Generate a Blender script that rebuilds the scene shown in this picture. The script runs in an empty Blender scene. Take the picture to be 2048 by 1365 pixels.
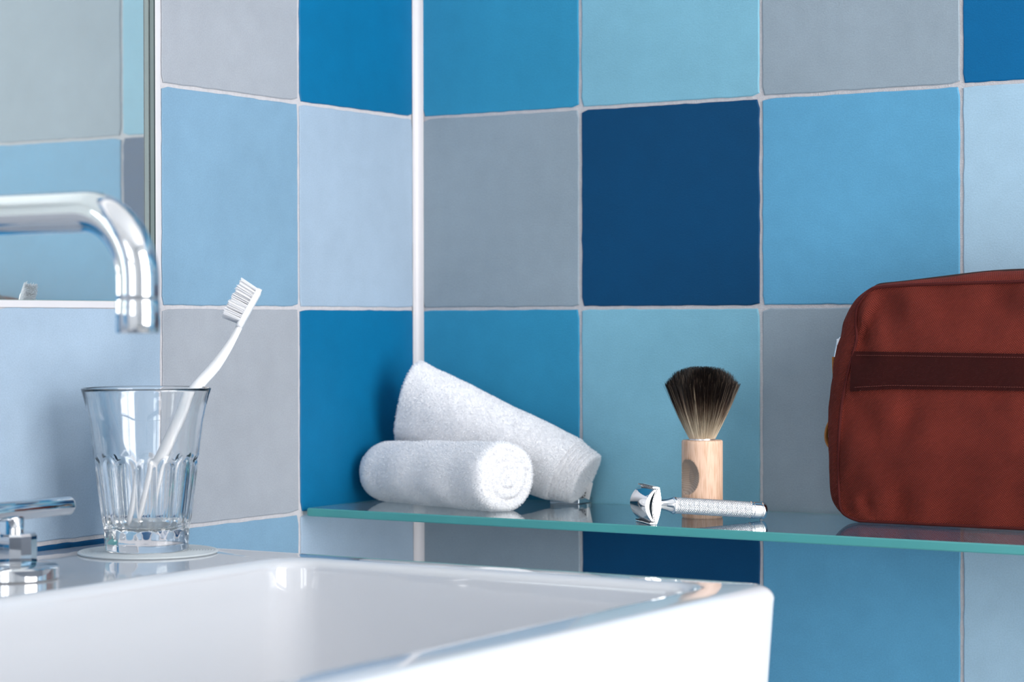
import bpy, math, random
import numpy as np
from mathutils import Matrix, Vector
random.seed(7); rng = np.random.default_rng(7)
PI = math.pi
C = bpy.context.collection
sc = bpy.context.scene

# ------------------------------------------------------------------ camera, light, exposure
YAW, PITCH, ROLL = 0.5620546, -0.0075221, -0.0022494
CAM = Vector((1.0025631, -1.4523734, -0.0121178))
fw = Vector((-math.sin(YAW)*math.cos(PITCH), math.cos(YAW)*math.cos(PITCH), math.sin(PITCH)))
rt = Vector((math.cos(YAW), math.sin(YAW), 0)); up = rt.cross(fw)
r2 = math.cos(ROLL)*rt + math.sin(ROLL)*up
u2 = -math.sin(ROLL)*rt + math.cos(ROLL)*up
cd = bpy.data.cameras.new('camera'); cam = bpy.data.objects.new('camera', cd); C.objects.link(cam)
M = Matrix((r2, u2, -fw)).transposed().to_4x4(); M.translation = CAM
cam.matrix_world = M
cd.sensor_width = 36; cd.lens = 4477.364/2048*36; cd.clip_start = 0.05
cd.dof.use_dof = True; cd.dof.focus_distance = 1.49; cd.dof.aperture_fstop = 9.5
sc.camera = cam
sc.view_settings.view_transform = 'Standard'; sc.view_settings.look = 'None'
sc.view_settings.exposure = 0.0; sc.view_settings.gamma = 1; sc.view_settings.use_curve_mapping = False
sc.cycles.max_bounces = 14; sc.cycles.transmission_bounces = 12; sc.cycles.glossy_bounces = 8
sc.cycles.diffuse_bounces = 5; sc.cycles.sample_clamp_indirect = 30.0; sc.cycles.caustics_reflective = False

w = bpy.data.worlds.new('world'); sc.world = w; w.use_nodes = True
w.node_tree.nodes['Background'].inputs[0].default_value = (.75, .87, 1, 1)
w.node_tree.nodes['Background'].inputs[1].default_value = 1.0

RX_ = 2.1
def area(name, loc, rot, sx, sy, power, col):
    l = bpy.data.lights.new(name, 'AREA'); l.shape = 'RECTANGLE'; l.size = sx; l.size_y = sy
    l.energy = power; l.color = col
    o = bpy.data.objects.new(name, l); o.location = loc; o.rotation_euler = rot; C.objects.link(o); return o
# daylight coming in through the two windows of the room
area('window_daylight', (RX_-.004, -.70, .28), (0, PI/2, 0), 1.78, 1.1, 60, (1, .962, .925))
area('window_daylight', (.72, -2.396, .45), (-PI/2, 0, PI), .70, 1.0, 9.8, (.97, .985, 1))

# ------------------------------------------------------------------ materials
def lin(c):
    c = c/255.
    return c/12.92 if c <= .04045 else ((c+.055)/1.055)**2.4
def rgb(r, g, b): return (lin(r), lin(g), lin(b), 1)
MATS = {}
def mat(name, col, rough=.5, metal=0., spec=.5, trans=0., ior=1.5, noise=0., nscale=40., bump=0., bscale=300., coat=0., detail=4.):
    if name in MATS: return MATS[name]
    m = bpy.data.materials.new(name); m.use_nodes = True; MATS[name] = m
    nt = m.node_tree; b = nt.nodes['Principled BSDF']; L = nt.links
    b.inputs['Base Color'].default_value = col; b.inputs['Roughness'].default_value = rough
    b.inputs['Metallic'].default_value = metal; b.inputs['Specular IOR Level'].default_value = spec
    b.inputs['Transmission Weight'].default_value = trans; b.inputs['IOR'].default_value = ior
    b.inputs['Coat Weight'].default_value = coat
    tc = nt.nodes.new('ShaderNodeTexCoord')
    if noise:
        n = nt.nodes.new('ShaderNodeTexNoise'); n.inputs['Scale'].default_value = nscale; n.inputs['Detail'].default_value = detail
        L.new(tc.outputs['Object'], n.inputs['Vector'])
        r = nt.nodes.new('ShaderNodeMapRange'); r.inputs['From Min'].default_value = .3; r.inputs['From Max'].default_value = .7
        r.inputs['To Min'].default_value = 1-noise; r.inputs['To Max'].default_value = 1+noise
        L.new(n.outputs['Fac'], r.inputs['Value'])
        mx = nt.nodes.new('ShaderNodeVectorMath'); mx.operation = 'SCALE'
        mx.inputs[0].default_value = col[:3]; L.new(r.outputs[0], mx.inputs['Scale'])
        L.new(mx.outputs[0], b.inputs['Base Color'])
    if bump:
        n = nt.nodes.new('ShaderNodeTexNoise'); n.inputs['Scale'].default_value = bscale; n.inputs['Detail'].default_value = 3
        L.new(tc.outputs['Object'], n.inputs['Vector'])
        bp = nt.nodes.new('ShaderNodeBump'); bp.inputs['Strength'].default_value = bump; bp.inputs['Distance'].default_value = .001
        L.new(n.outputs['Fac'], bp.inputs['Height']); L.new(bp.outputs[0], b.inputs['Normal'])
    return m

def tile_mat(name, c):
    """cement tile: cloudy pigment at two scales and a fine sandy grain"""
    m = bpy.data.materials.new('tile_'+name); m.use_nodes = True
    nt = m.node_tree; b = nt.nodes['Principled BSDF']; L = nt.links
    geo = nt.nodes.new('ShaderNodeNewGeometry')
    def noise(s, d, lo, hi):
        n = nt.nodes.new('ShaderNodeTexNoise'); n.inputs['Scale'].default_value = s; n.inputs['Detail'].default_value = d
        L.new(geo.outputs['Position'], n.inputs['Vector'])
        r = nt.nodes.new('ShaderNodeMapRange'); r.inputs['From Min'].default_value = .3; r.inputs['From Max'].default_value = .7
        r.inputs['To Min'].default_value = lo; r.inputs['To Max'].default_value = hi
        L.new(n.outputs['Fac'], r.inputs['Value']); return r.outputs[0], n
    a, _ = noise(9, 3, .95, 1.06); g, gn = noise(900, 2, .95, 1.05); k, _ = noise(60, 4, .97, 1.03)
    m1 = nt.nodes.new('ShaderNodeMath'); m1.operation = 'MULTIPLY'; L.new(a, m1.inputs[0]); L.new(g, m1.inputs[1])
    m2 = nt.nodes.new('ShaderNodeMath'); m2.operation = 'MULTIPLY'; L.new(m1.outputs[0], m2.inputs[0]); L.new(k, m2.inputs[1])
    mx = nt.nodes.new('ShaderNodeVectorMath'); mx.operation = 'SCALE'; mx.inputs[0].default_value = c[:3]
    L.new(m2.outputs[0], mx.inputs['Scale']); L.new(mx.outputs[0], b.inputs['Base Color'])
    bp = nt.nodes.new('ShaderNodeBump'); bp.inputs['Strength'].default_value = .25; bp.inputs['Distance'].default_value = .0005
    L.new(gn.outputs['Fac'], bp.inputs['Height']); L.new(bp.outputs[0], b.inputs['Normal'])
    b.inputs['Roughness'].default_value = .55; b.inputs['Specular IOR Level'].default_value = .18
    return m
TC = dict(grey=rgb(138, 152, 163), navy=rgb(0, 62, 102), sky=rgb(88, 151, 186), pale=rgb(154, 184, 204),
          azure=rgb(0, 92, 142), mid=rgb(48, 136, 174), cyan=rgb(120, 173, 194),
          greyL=rgb(150, 155, 163), skyL=rgb(116, 149, 173), paleL=rgb(148, 167, 186), azureL=rgb(0, 98, 142), navyL=rgb(0, 66, 108), midL=rgb(42, 126, 172))  # left-wall copies of the same tiles, whitish light there put into the colour
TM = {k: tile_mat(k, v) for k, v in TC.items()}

grout = mat('grout', rgb(190, 188, 192), .9, noise=.06, nscale=500, bump=.6, bscale=1500)
paint = mat('white_paint', rgb(238, 238, 238), .7, noise=.02, nscale=20)
floorm = mat('floor_stone', rgb(205, 203, 200), .5, noise=.06, nscale=12)
silicone = mat('white_silicone', rgb(200, 198, 202), .35, noise=.02, nscale=30)
ceramic = mat('white_ceramic', rgb(202, 204, 209), .06, spec=.5, noise=.004, nscale=5, coat=.4)
chrome = mat('chrome', (.70, .71, .73, 1), .05, 1., noise=.01, nscale=30)
steel = mat('brushed_steel', (.62, .64, .66, 1), .22, 1., noise=.04, nscale=300)
white_plastic = mat('white_plastic', rgb(240, 240, 242), .28, noise=.006, nscale=40)
bristle_white = mat('white_nylon', rgb(252, 252, 253), .4, noise=.02, nscale=400)
terry = mat('terry_cotton', rgb(250, 250, 252), .95, spec=.05, noise=.015, nscale=260, bump=.3, bscale=1500)
_t = terry.node_tree; _d = _t.nodes.new('ShaderNodeBsdfTranslucent'); _d.inputs[0].default_value = (.96, .97, 1, 1); _m = _t.nodes.new('ShaderNodeMixShader'); _m.inputs[0].default_value = .35
_t.links.new(_t.nodes['Principled BSDF'].outputs[0], _m.inputs[1]); _t.links.new(_d.outputs[0], _m.inputs[2])
terry_loops = terry.copy(); terry_loops.name = 'terry_loops'; _q = terry_loops.node_tree
for _n in _q.nodes:
    if _n.type == 'MIX_SHADER': _q.links.new(_n.outputs[0], _q.nodes['Material Output'].inputs[0])

_t = bristle_white.node_tree; _d = _t.nodes.new('ShaderNodeBsdfTranslucent'); _d.inputs[0].default_value = (.96, .97, 1, 1); _m = _t.nodes.new('ShaderNodeMixShader'); _m.inputs[0].default_value = .45
_t.links.new(_t.nodes['Principled BSDF'].outputs[0], _m.inputs[1]); _t.links.new(_d.outputs[0], _m.inputs[2]); _t.links.new(_m.outputs[0], _t.nodes['Material Output'].inputs[0])
def glass_mat(name, col, vol=None, dens=0., rough=0.):
    m = mat(name, col, rough, trans=1., ior=1.5)
    if vol:
        a = m.node_tree.nodes.new('ShaderNodeVolumeAbsorption'); a.inputs['Color'].default_value = vol; a.inputs['Density'].default_value = dens
        m.node_tree.links.new(a.outputs[0], m.node_tree.nodes['Material Output'].inputs['Volume'])
    return m
clear_glass = glass_mat('clear_glass', (1, 1, 1, 1))
shelf_glass = glass_mat('green_edge_glass', (1, 1, 1, 1), (.16, .86, .76, 1), 6.)

# ------------------------------------------------------------------ mesh helpers
def me_of(name, V, F, m, smooth=True):
    me = bpy.data.meshes.new(name)
    if isinstance(V, np.ndarray): V = V.tolist()
    me.from_pydata(V, [], F); me.validate(); me.update()
    if m: me.materials.append(m)
    if smooth: me.polygons.foreach_set('use_smooth', [True]*len(me.polygons))
    return me
def link(name, me, parent=None, **k):
    o = bpy.data.objects.new(name, me); C.objects.link(o)
    if parent: o.parent = parent
    for a, b in k.items(): o[a] = b
    return o
def wl(o):
    v = Vector((0, 0, 0))
    while o: v += o.location; o = o.parent
    return v
def part(name, V, F, m, parent=None, smooth=True, sharp=None, **k):
    """vertices in world coordinates; parents are only translated"""
    V = np.array(V, float)
    off = np.array(wl(parent)) if parent else np.zeros(3)
    me = me_of(name, V-off, F, m, smooth)
    if sharp: me.set_sharp_from_angle(angle=math.radians(sharp))
    return link(name, me, parent, **k)
def thing(name, loc, label, cat, **k):
    o = link(name, None, None, label=label, category=cat, **k); o.location = loc; o.empty_display_size = .02; return o
def join(*ms):
    V = []; F = []; n = 0
    for v, f in ms:
        v = np.array(v, float).reshape(-1, 3); V.append(v); F += [tuple(i+n for i in q) for q in f]; n += len(v)
    return np.vstack(V), F
def box(x0, x1, y0, y1, z0, z1):
    V = [(x, y, z) for x in (x0, x1) for y in (y0, y1) for z in (z0, z1)]
    return V, [(0, 1, 3, 2), (4, 6, 7, 5), (0, 4, 5, 1), (2, 3, 7, 6), (0, 2, 6, 4), (1, 5, 7, 3)]
def bevel(o, wd, seg=3):
    b = o.modifiers.new('bevel', 'BEVEL'); b.width = wd; b.segments = seg; b.limit_method = 'ANGLE'
    return o
def grid_faces(nr, nc, closed=True, flip=False):
    F = []
    for i in range(nr-1):
        for j in range(nc if closed else nc-1):
            a = i*nc+j; b = i*nc+(j+1) % nc; c = (i+1)*nc+(j+1) % nc; d = (i+1)*nc+j
            F.append((a, d, c, b) if flip else (a, b, c, d))
    return F
def rings(R, cap0=True, cap1=True, flip=False):
    """stack of closed rings -> tube"""
    R = np.array(R, float); nr, nc, _ = R.shape
    V = R.reshape(-1, 3); F = grid_faces(nr, nc, True, flip)
    if cap0: F.append(tuple(range(nc))[::-1] if not flip else tuple(range(nc)))
    if cap1:
        t = tuple(range((nr-1)*nc, nr*nc)); F.append(t if not flip else t[::-1])
    return V, F
def frame_of(d):
    d = np.array(d, float); d /= np.linalg.norm(d)
    a = np.array([0, 0, 1.]) if abs(d[2]) < .9 else np.array([1., 0, 0])
    x = np.cross(a, d); x /= np.linalg.norm(x); return x, np.cross(d, x), d
def lathe(prof, o, d=(0, 0, 1), n=48, cap0=True, cap1=True):
    """prof: (radius, distance along d)"""
    x, y, d = frame_of(d); o = np.array(o, float)
    th = np.arange(n)/n*2*PI
    R = [[o+d*h+(x*math.cos(t)+y*math.sin(t))*max(r, 1e-5) for t in th] for r, h in prof]
    return rings(R, cap0, cap1)
def tube(pts, rad, n=20, cap=True, sy=1.):
    """swept tube with parallel transport; rad scalar or list; sy flattens second axis"""
    P = np.array(pts, float); k = len(P)
    rad = np.full(k, rad) if np.isscalar(rad) else np.array(rad)
    T = np.gradient(P, axis=0); T /= np.linalg.norm(T, axis=1)[:, None]
    x, y, _ = frame_of(T[0]); R = []
    for i in range(k):
        x = x-T[i]*(x@T[i]); x /= np.linalg.norm(x); y = np.cross(T[i], x)
        R.append([P[i]+rad[i]*(x*math.cos(t)+sy*y*math.sin(t)) for t in np.arange(n)/n*2*PI])
    return rings(R, cap, cap)
def smooth_path(P, n):
    """Catmull-Rom"""
    P = np.array(P, float); P = np.vstack([2*P[0]-P[1], P, 2*P[-1]-P[-2]]); out = []
    segs = len(P)-3
    for i in range(n):
        t = i/(n-1)*segs; s = min(int(t), segs-1); t -= s
        a, b, c, d = P[s:s+4]
        out.append(.5*((2*b)+(c-a)*t+(2*a-5*b+4*c-d)*t*t+(3*b-a-3*c+d)*t**3))
    return np.array(out)

# ------------------------------------------------------------------ setting: room shell
FZ, CZ, RX, RY = -1.0, 1.45, 2.1, -2.4
def struct(name, V, F, m, smooth=False, **k): return part(name, V, F, m, None, smooth, kind='structure', **k)
struct('floor', *box(-.1, RX+.1, RY-.1, .1, FZ-.1, FZ), floorm)
struct('ceiling', *box(-.1, RX+.1, RY-.1, .1, CZ, CZ+.1), paint)
# window wall (x = RX) with its opening, wall behind the camera with the second one
def wall_hole(axis, c0, c1, a0, a1, z0, z1, h0, h1, hz0, hz1):
    bs = [(a0, h0, z0, z1), (h1, a1, z0, z1), (h0, h1, z0, hz0), (h0, h1, hz1, z1)]
    return join(*[box(c0, c1, p, q, r, s) if axis == 'x' else box(p, q, c0, c1, r, s) for p, q, r, s in bs])
W1 = (-1.28, -.12, -.64, 1.20); W2 = (.32, 1.12, -.1, 1.0)
struct('wall_window', *wall_hole('x', RX, RX+.09, RY-.1, .1, FZ, CZ, *W1), paint)
struct('wall_back', *wall_hole('y', RY-.09, RY, -.1, RX+.1, FZ, CZ, *W2), paint)
def window(name, axis, c, a0, a1, z0, z1, nx, nz, t=.04):
    bars = [(a0, a0+t, z0, z1), (a1-t, a1, z0, z1), (a0, a1, z0, z0+t), (a0, a1, z1-t, z1)]
    bars += [(a0+(a1-a0)*i/nx-t/2, a0+(a1-a0)*i/nx+t/2, z0, z1) for i in range(1, nx)]
    bars += [(a0, a1, z0+(z1-z0)*i/nz-t/2, z0+(z1-z0)*i/nz+t/2) for i in range(1, nz)]
    V, F = join(*[box(c-.015, c+.015, p, q, r, s) if axis == 'x' else box(p, q, c-.015, c+.015, r, s) for p, q, r, s in bars])
    struct(name, V, F, paint)
window('window_1', 'x', RX-.03, *W1, 2, 3)
window('window_2', 'y', RY+.03, *W2, 2, 2, .08)

# tiled walls: grout bed + every tile an object of its own
G = .0013
GT = .0010   # grout lies this far behind the tile faces
MIR = (-1.208, -.3087, .0036, .76)   # mirror opening in the left wall: y0, y1, z0, z1
def grout_grid(ax, a0, a1, z0, z1, holes=None):
    V, F = [], []
    return V, F
TOP = 1.05
yl = MIR
wl_bed = join(box(-.06, -GT, RY, yl[0], FZ, TOP), box(-.06, -GT, yl[1]+.0, 0, FZ, TOP),
              box(-.06, -GT, yl[0], yl[1], FZ, yl[2]), box(-.06, -GT, yl[0], yl[1], yl[3], TOP),
              box(-.06, -.0075, yl[0], yl[1], yl[2], yl[3]))
wall_left = struct('wall_left', *wl_bed, grout)
wall_right = struct('wall_right', *box(-.06, RX, GT, .06, FZ, TOP), grout)
struct('trim_1', *join(box(-.06, 0, RY, 0, TOP, CZ), box(-.06, RX, 0, .06, TOP, CZ)), paint)

def tile_mesh(name, wd, hg, m, seed):
    """slightly ragged square slab in the local XZ plane, face towards -Y, front at y = 0"""
    r = np.random.default_rng(seed); N = 30; P = []
    cr = .0022
    def side(a, b):
        a = np.array(a); b = np.array(b); n = np.array([b[1]-a[1], a[0]-b[0]]); n = n/np.linalg.norm(n)
        e = r.normal(0, .00016, N); e = (e+np.roll(e, 1))*.7
        for i in range(N):
            t = i/N; q = a+(b-a)*t + n*e[i]*(0 if i == 0 else 1); P.append(q)
    x, z = wd/2, hg/2
    c = [(-x, -z), (x, -z), (x, z), (-x, z)]
    for i in range(4):
        a = np.array(c[i]); b = np.array(c[(i+1) % 4]); d = (b-a)/np.linalg.norm(b-a)
        side(a+d*cr*(r.uniform(.3, 1)), b-d*cr*(r.uniform(.3, 1)))
    P = np.array(P); s = np.array([(x-.0007)/x, (z-.0007)/z])
    front = [(p[0], 0, p[1]) for p in P*s]; mid = [(p[0], .00045, p[1]) for p in P]; back = [(p[0], .006, p[1]) for p in P]
    V, F = rings([front, mid, back], True, False)
    F = [f[::-1] for f in F]
    me = me_of(name, V, F, m, True); me.set_sharp_from_angle(angle=math.radians(15)); return me
TMESH = {}
def tile(parent, col, wd, hg, loc, rz):
    key = (col, round(wd, 4), round(hg, 4), random.randrange(3))
    if key not in TMESH: TMESH[key] = tile_mesh('tile', wd, hg, TM[col], hash(key[1:]) % 1000+len(TMESH))
    o = link('tile', TMESH[key], parent); o.location = loc; o.rotation_euler.z = rz
ODD = ['grey', 'navy', 'sky', 'pale']; EVEN = ['mid', 'cyan', 'grey', 'azure']
# rows: row 0 spans z -.15..0 (the one behind the brush), row 1 the one above
XJ = [.0053-G, .1487, .2987, .4494]+[.4494+.15*i for i in range(1, 12)]
YJ = [-.0061+G, -.1517, -.3030]+[-.3030-.1515*i for i in range(1, 14)]
for row in range(-6, 7):
    z0, z1 = -.15+row*.15+G, row*.15-G
    seq = ODD if row % 2 else EVEN
    for i in range(14):
        x0, x1 = XJ[i]+G, min(XJ[i+1]-G, RX)
        if x1-x0 < .02: continue
        tile(wall_right, seq[i % 4], x1-x0, z1-z0, ((x0+x1)/2, 0, (z0+z1)/2), 0)
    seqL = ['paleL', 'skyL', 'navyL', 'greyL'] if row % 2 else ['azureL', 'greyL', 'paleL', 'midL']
    for i in range(14):
        y1, y0 = YJ[i]-G, YJ[i+1]+G
        if i in range(2, 8) and row in range(1, 6): continue
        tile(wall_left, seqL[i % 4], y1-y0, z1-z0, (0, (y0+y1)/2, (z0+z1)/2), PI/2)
# white silicone bead running up the corner
n = 10
arc = [(.0062*(1-math.cos(a))+.0001, -.0066*(1-math.sin(a))-.0001) for a in np.linspace(0, PI/2, n)]
arc = [(-.001, .001)] + [(.0001, -.0066)] + arc[1:-1] + [(.0060, -.0001)]
V, F = rings([[(x, y, z) for x, y in arc] for z in (FZ, TOP)])
struct('trim_2', V, F, silicone, True)

# ------------------------------------------------------------------ mirror
mir = thing('wall_mirror', (-.005, MIR[1], MIR[2]), 'large frameless mirror set into the tiled wall behind the tap', 'mirror')
mm = bpy.data.materials.new('mirror_silver'); mm.use_nodes = True
nt = mm.node_tree; b = nt.nodes['Principled BSDF']; b.inputs['Metallic'].default_value = 1; b.inputs['Roughness'].default_value = .015
b.inputs['Base Color'].default_value = (.80, .87, .86, 1)
df = nt.nodes.new('ShaderNodeBsdfDiffuse'); nz = nt.nodes.new('ShaderNodeTexNoise'); nz.inputs['Scale'].default_value = 8
mr = nt.nodes.new('ShaderNodeMapRange'); mr.inputs['To Min'].default_value = .12; mr.inputs['To Max'].default_value = .14
mx = nt.nodes.new('ShaderNodeMixShader'); df.inputs[0].default_value = (.76, .80, .81, 1)
nt.links.new(nz.outputs['Fac'], mr.inputs['Value']); nt.links.new(mr.outputs[0], mx.inputs[0])
nt.links.new(b.outputs[0], mx.inputs[1]); nt.links.new(df.outputs[0], mx.inputs[2]); nt.links.new(mx.outputs[0], nt.nodes['Material Output'].inputs[0])
y0, y1, z0, z1 = MIR
part('mirror_pane', *box(-.0072, -.005, y0+.0003, y1-.0003, z0+.0003, z1-.0003), mm, mir, False)
edge = mat('glass_edge', rgb(150, 165, 165), .15, noise=.05, nscale=20)
dark_edge = mat('dark_glass_edge', rgb(60, 75, 78), .2, noise=.05, nscale=20)
# polished edge of the glass, seen as a pale strip between two dark lines
def strip(x0, x1, m, nm, y=y1, zz0=z0, zz1=z1):
    part(nm, *box(x0, x1, y-.00025, y, zz0, zz1), m, mir, False)
strip(-.005, -.0042, dark_edge, 'edge_line'); strip(-.0042, -.0009, edge, 'polished_edge'); strip(-.0009, .0, dark_edge, 'edge_line')
part('polished_edge', *box(-.005, .0, y0, y1, z0-.0001, z0+.00025), edge, mir, False)
# silicone joint around it
V, F = join(box(-.004, .0002, y1, y1+.0052, z0-.0046, z1+.004), box(-.004, .0002, y0-.004, y1, z0-.0046, z0-.0001))
bevel(struct('trim_3', V, F, silicone), .0004, 2)

# ------------------------------------------------------------------ washbasin
ZT = -.1545
def rrect(x0, x1, y0, y1, r4, z, n=10, m=6):
    """rounded rectangle, corners order: (x1,y1) (x0,y1) (x0,y0) (x1,y0) counter-clockwise"""
    P = []; cs = [(x1, y1, 1, 1, 0), (x0, y1, -1, 1, PI/2), (x0, y0, -1, -1, PI), (x1, y0, 1, -1, 1.5*PI)]
    for k, (cx, cy, sx, sy, a0) in enumerate(cs):
        r = r4[k]; ox, oy = cx-sx*r, cy-sy*r
        for i in range(n+1):
            a = a0+PI/2*i/n; P.append((ox+r*math.cos(a), oy+r*math.sin(a), z))
        nx, ny, nsx, nsy, na = cs[(k+1) % 4]; nr = r4[(k+1) % 4]
        e = np.array(P[-1]); s = np.array((nx-nsx*nr+nr*math.cos(na), ny-nsy*nr+nr*math.sin(na), z))
        for i in range(1, m): P.append(tuple(e+(s-e)*i/m))
    return P
SX, SY0, SY1 = .4765, -.945, -.3365
R = []
ro = (.016, .003, .003, .016)
def outer(ins, z): return rrect(0.0006, SX-ins, SY0+ins, SY1-ins, tuple(max(.002, q-ins*.4) for q in ro), z)
R.append(outer(.10, ZT-.19)); R.append(outer(.06, ZT-.185)); R.append(outer(.04, ZT-.165))
for z in (.14, .10, .06, .03, .0095): R.append(outer(.0004+z*.06, ZT-z))
fr = .008
for a in np.linspace(.15, PI/2, 7): R.append(outer(fr*(1-math.cos(a))+.0006, ZT-fr*(1-math.sin(a))))
BX0, BX1, BY0, BY1 = .1535, .4470, -.915, -.3640
def bowl(ins, z, rr=.024): return rrect(BX0+ins, BX1-ins, BY0+ins, BY1-ins, (rr,)*4, z)
bf = .007
R.append(bowl(-.004, ZT, .022))
for a in np.linspace(0, PI/2, 7): R.append(bowl(bf*math.sin(a)-.002, ZT-bf*(1-math.cos(a))))
for z in (.02, .045, .07, .09): R.append(bowl(.005+(z)*.05, ZT-z, .024))
f2 = .035
for a in np.linspace(.2, PI/2, 7): R.append(bowl(.0095+f2*(1-math.cos(a)), ZT-.09-f2*math.sin(a), .026+f2*(1-math.cos(a))*.6))
R.append(bowl(.11, ZT-.128, .03))
V, F = rings(R, True, True)
sink = part('washbasin', V, F, ceramic, None, True, 40, label='rectangular white ceramic washbasin fixed to the tiled wall under the mirror', category='washbasin')

# ------------------------------------------------------------------ tap: spout (column hidden left of the frame) and handle
YS, XS = -.64, .095
sp = thing('tap_spout', (XS, YS, ZT), 'tall curved chrome spout arching over the washbasin', 'tap')
zc, rp, er = .0432, .0102, .034
path = [(XS, YS, ZT+.004)]+[(XS, YS, z) for z in np.linspace(ZT+.02, zc-er, 8)]
path += [(XS+er*(1-math.cos(a)), YS, zc-er+er*math.sin(a)) for a in np.linspace(0, PI/2, 16)[1:]]
XE = .279
path += [(x, YS, zc) for x in np.linspace(XS+er, XE-er, 10)[1:]]
path += [(XE-er+er*math.sin(a), YS, zc-er+er*math.cos(a)) for a in np.linspace(0, PI/2, 20)[1:]]
path += [(XE, YS, z) for z in np.linspace(zc-er, .0, 5)[1:]]
part('spout_tube', *tube(path, rp, 40), chrome, sp)
part('aerator', *lathe([(.0088, 0), (.0100, -.0004), (.0104, -.0012), (.0104, -.0158), (.0100, -.0164), (.0086, -.0164), (.0084, -.012)], (XE, YS, 0.0004), n=40), chrome, sp, True, 40)
part('escutcheon', *lathe([(.024, 0), (.024, .006), (.0225, .0078), (.012, .009)], (XS, YS, ZT), n=48), chrome, sp, True, 40)
HX, HY = .0985, -.54
hd = thing('lever_tap', (HX, HY, ZT), 'chrome lever tap handle with a round bar at the left edge of the washbasin', 'tap')
part('escutcheon', *lathe([(.0235, 0), (.0245, .001), (.0245, .0068), (.0232, .008), (.012, .0086)], (HX, HY, ZT), n=56), chrome, hd, True, 40)
pr = [(.0095, .008), (.0118, .0085), (.0124, .010), (.0124, .0245), (.0114, .026), (.0062, .0262)]
x, F = lathe(pr, (HX, HY, ZT), n=6)
part('hexagonal_collar', *lathe(pr, (HX, HY, ZT), n=12), chrome, hd, True, 25)
part('stem', *lathe([(.0050, .025), (.0050, .0345)], (HX, HY, ZT), n=32, cap0=False), chrome, hd)
part('lever_bar', *lathe([(.0035, -.044), (.0050, -.0434), (.0056, -.042), (.0056, .042), (.0050, .0434), (.0035, .044)], (HX, HY, ZT+.0385), (0, 1, 0), n=40), chrome, hd, True, 50)

# ------------------------------------------------------------------ glass shelf
ZS = -.1460; TH = .0060
SHX0, SHX1, SHY0, SHY1 = .0035, .86, -.1505, -.0015
shelf = thing('glass_shelf', (SHX0, SHY1, ZS-TH), 'long clear glass shelf with a green edge, on the tiled wall', 'shelf')
pl = rrect(SHX0, SHX1, SHY0, SHY1, (.001, .001, .004, .001), 0, 6, 4)
def inset(P, d):
    cx, cy = (SHX0+SHX1)/2, (SHY0+SHY1)/2
    return [(x-math.copysign(d, x-cx) if abs(x-cx) > (SHX1-SHX0)/2-.01 else x, y-math.copysign(d, y-cy) if abs(y-cy) > (SHY1-SHY0)/2-.01 else y, z) for x, y, z in P]
def atz(P, z): return [(a, b_, z) for a, b_, _ in P]
R = [atz(inset(pl, .0007), ZS-TH), atz(pl, ZS-TH+.0007), atz(pl, ZS-.0009), atz(inset(pl, .0009), ZS)]
pane = part('glass_pane', *rings(R), shelf_glass, shelf, False)
edgem = mat('ground_glass_edge', (.13, .60, .60, 1), .38, trans=.55, ior=1.5)
pane.data.materials.append(edgem)
for f in pane.data.polygons:
    if abs(f.normal.z) < .95: f.material_index = 1
clip = part('shelf_bracket', *join(box(.1335, .1590, -.0200, -.0002, ZS, ZS+.0042), box(.1335, .1590, -.0030, -.0002, ZS-.020, ZS),
            box(.1355, .1575, -.0180, -.0002, ZS-TH-.0105, ZS-TH)), steel, shelf, False, label='steel bracket clamping the glass')
bevel(clip, .0006, 2)

# ------------------------------------------------------------------ coaster and drinking glass
GX, GY = .0650, -.3921
co = mat('frosted_silicone', (.90, .95, .97, 1), .4, trans=.45, ior=1.4)
th = np.arange(180)/180*2*PI
def circ(r, z, wob=0): return [(GX+.001+(r+wob*(i % 2))*math.cos(t), GY+(r+wob*(i % 2))*math.sin(t), z) for i, t in enumerate(th)]
R = [circ(.0425, ZT+.00005), circ(.0435, ZT+.0006), circ(.0435, ZT+.0012), circ(.0427, ZT+.0017)]
for k in range(22):
    r = .0415-k*.0018; R += [circ(r, ZT+.0017), circ(r-.0006, ZT+.0012), circ(r-.0012, ZT+.0012), circ(r-.0017, ZT+.0017)]
part('coaster', *rings(R), co, None, True, 50, label='round translucent ribbed coaster under the drinking glass', category='coaster')
GZ = ZT+.0018
GH = .1015
NP, NT = 16, 256
def prof_o(h):   # outer radius against height
    pts = [(0, .0252), (.0012, .0259), (.012, .0266), (.0587, .0326), (.066, .0334), (.08, .0352), (.094, .0382), (.0995, .0399), (GH-.0006, .0402)]
    return float(np.interp(h, [p[0] for p in pts], [p[1] for p in pts]))
hs = [0, .0006, .0014, .004, .008, .0115, .0135, .0155, .02, .03, .04, .048, .0525, .055, .0565, .058, .0595, .061, .0635, .068, .074, .08, .086, .092, .096, .0995, GH-.0006]
R = []
for h in hs:
    r0 = prof_o(h) - (.0006 if h == 0 else 0); ring = []
    for i in range(NT):
        t = i/NT*2*PI; ph = ((t*NP/(2*PI)) % 1.)*2-1      # -1..1 inside a flute
        top = .0595-.006*ph*ph; bot = .0118+.003*ph*ph
        f = np.clip((top-h)/.0028, 0, 1)*np.clip((h-bot)/.0025, 0, 1)
        f = f*f*(3-2*f)
        cut = (.00150*(1-ph*ph)-.0004*math.exp(-((1-abs(ph))/.08)**2))*f
        r = r0-cut; ring.append((GX+r*math.cos(t+.13), GY+r*math.sin(t+.13), GZ+h))
    R.append(ring)
def circ2(r, z): return [(GX+r*math.cos(i/NT*2*PI+.13), GY+r*math.sin(i/NT*2*PI+.13), z) for i in range(NT)]
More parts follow.
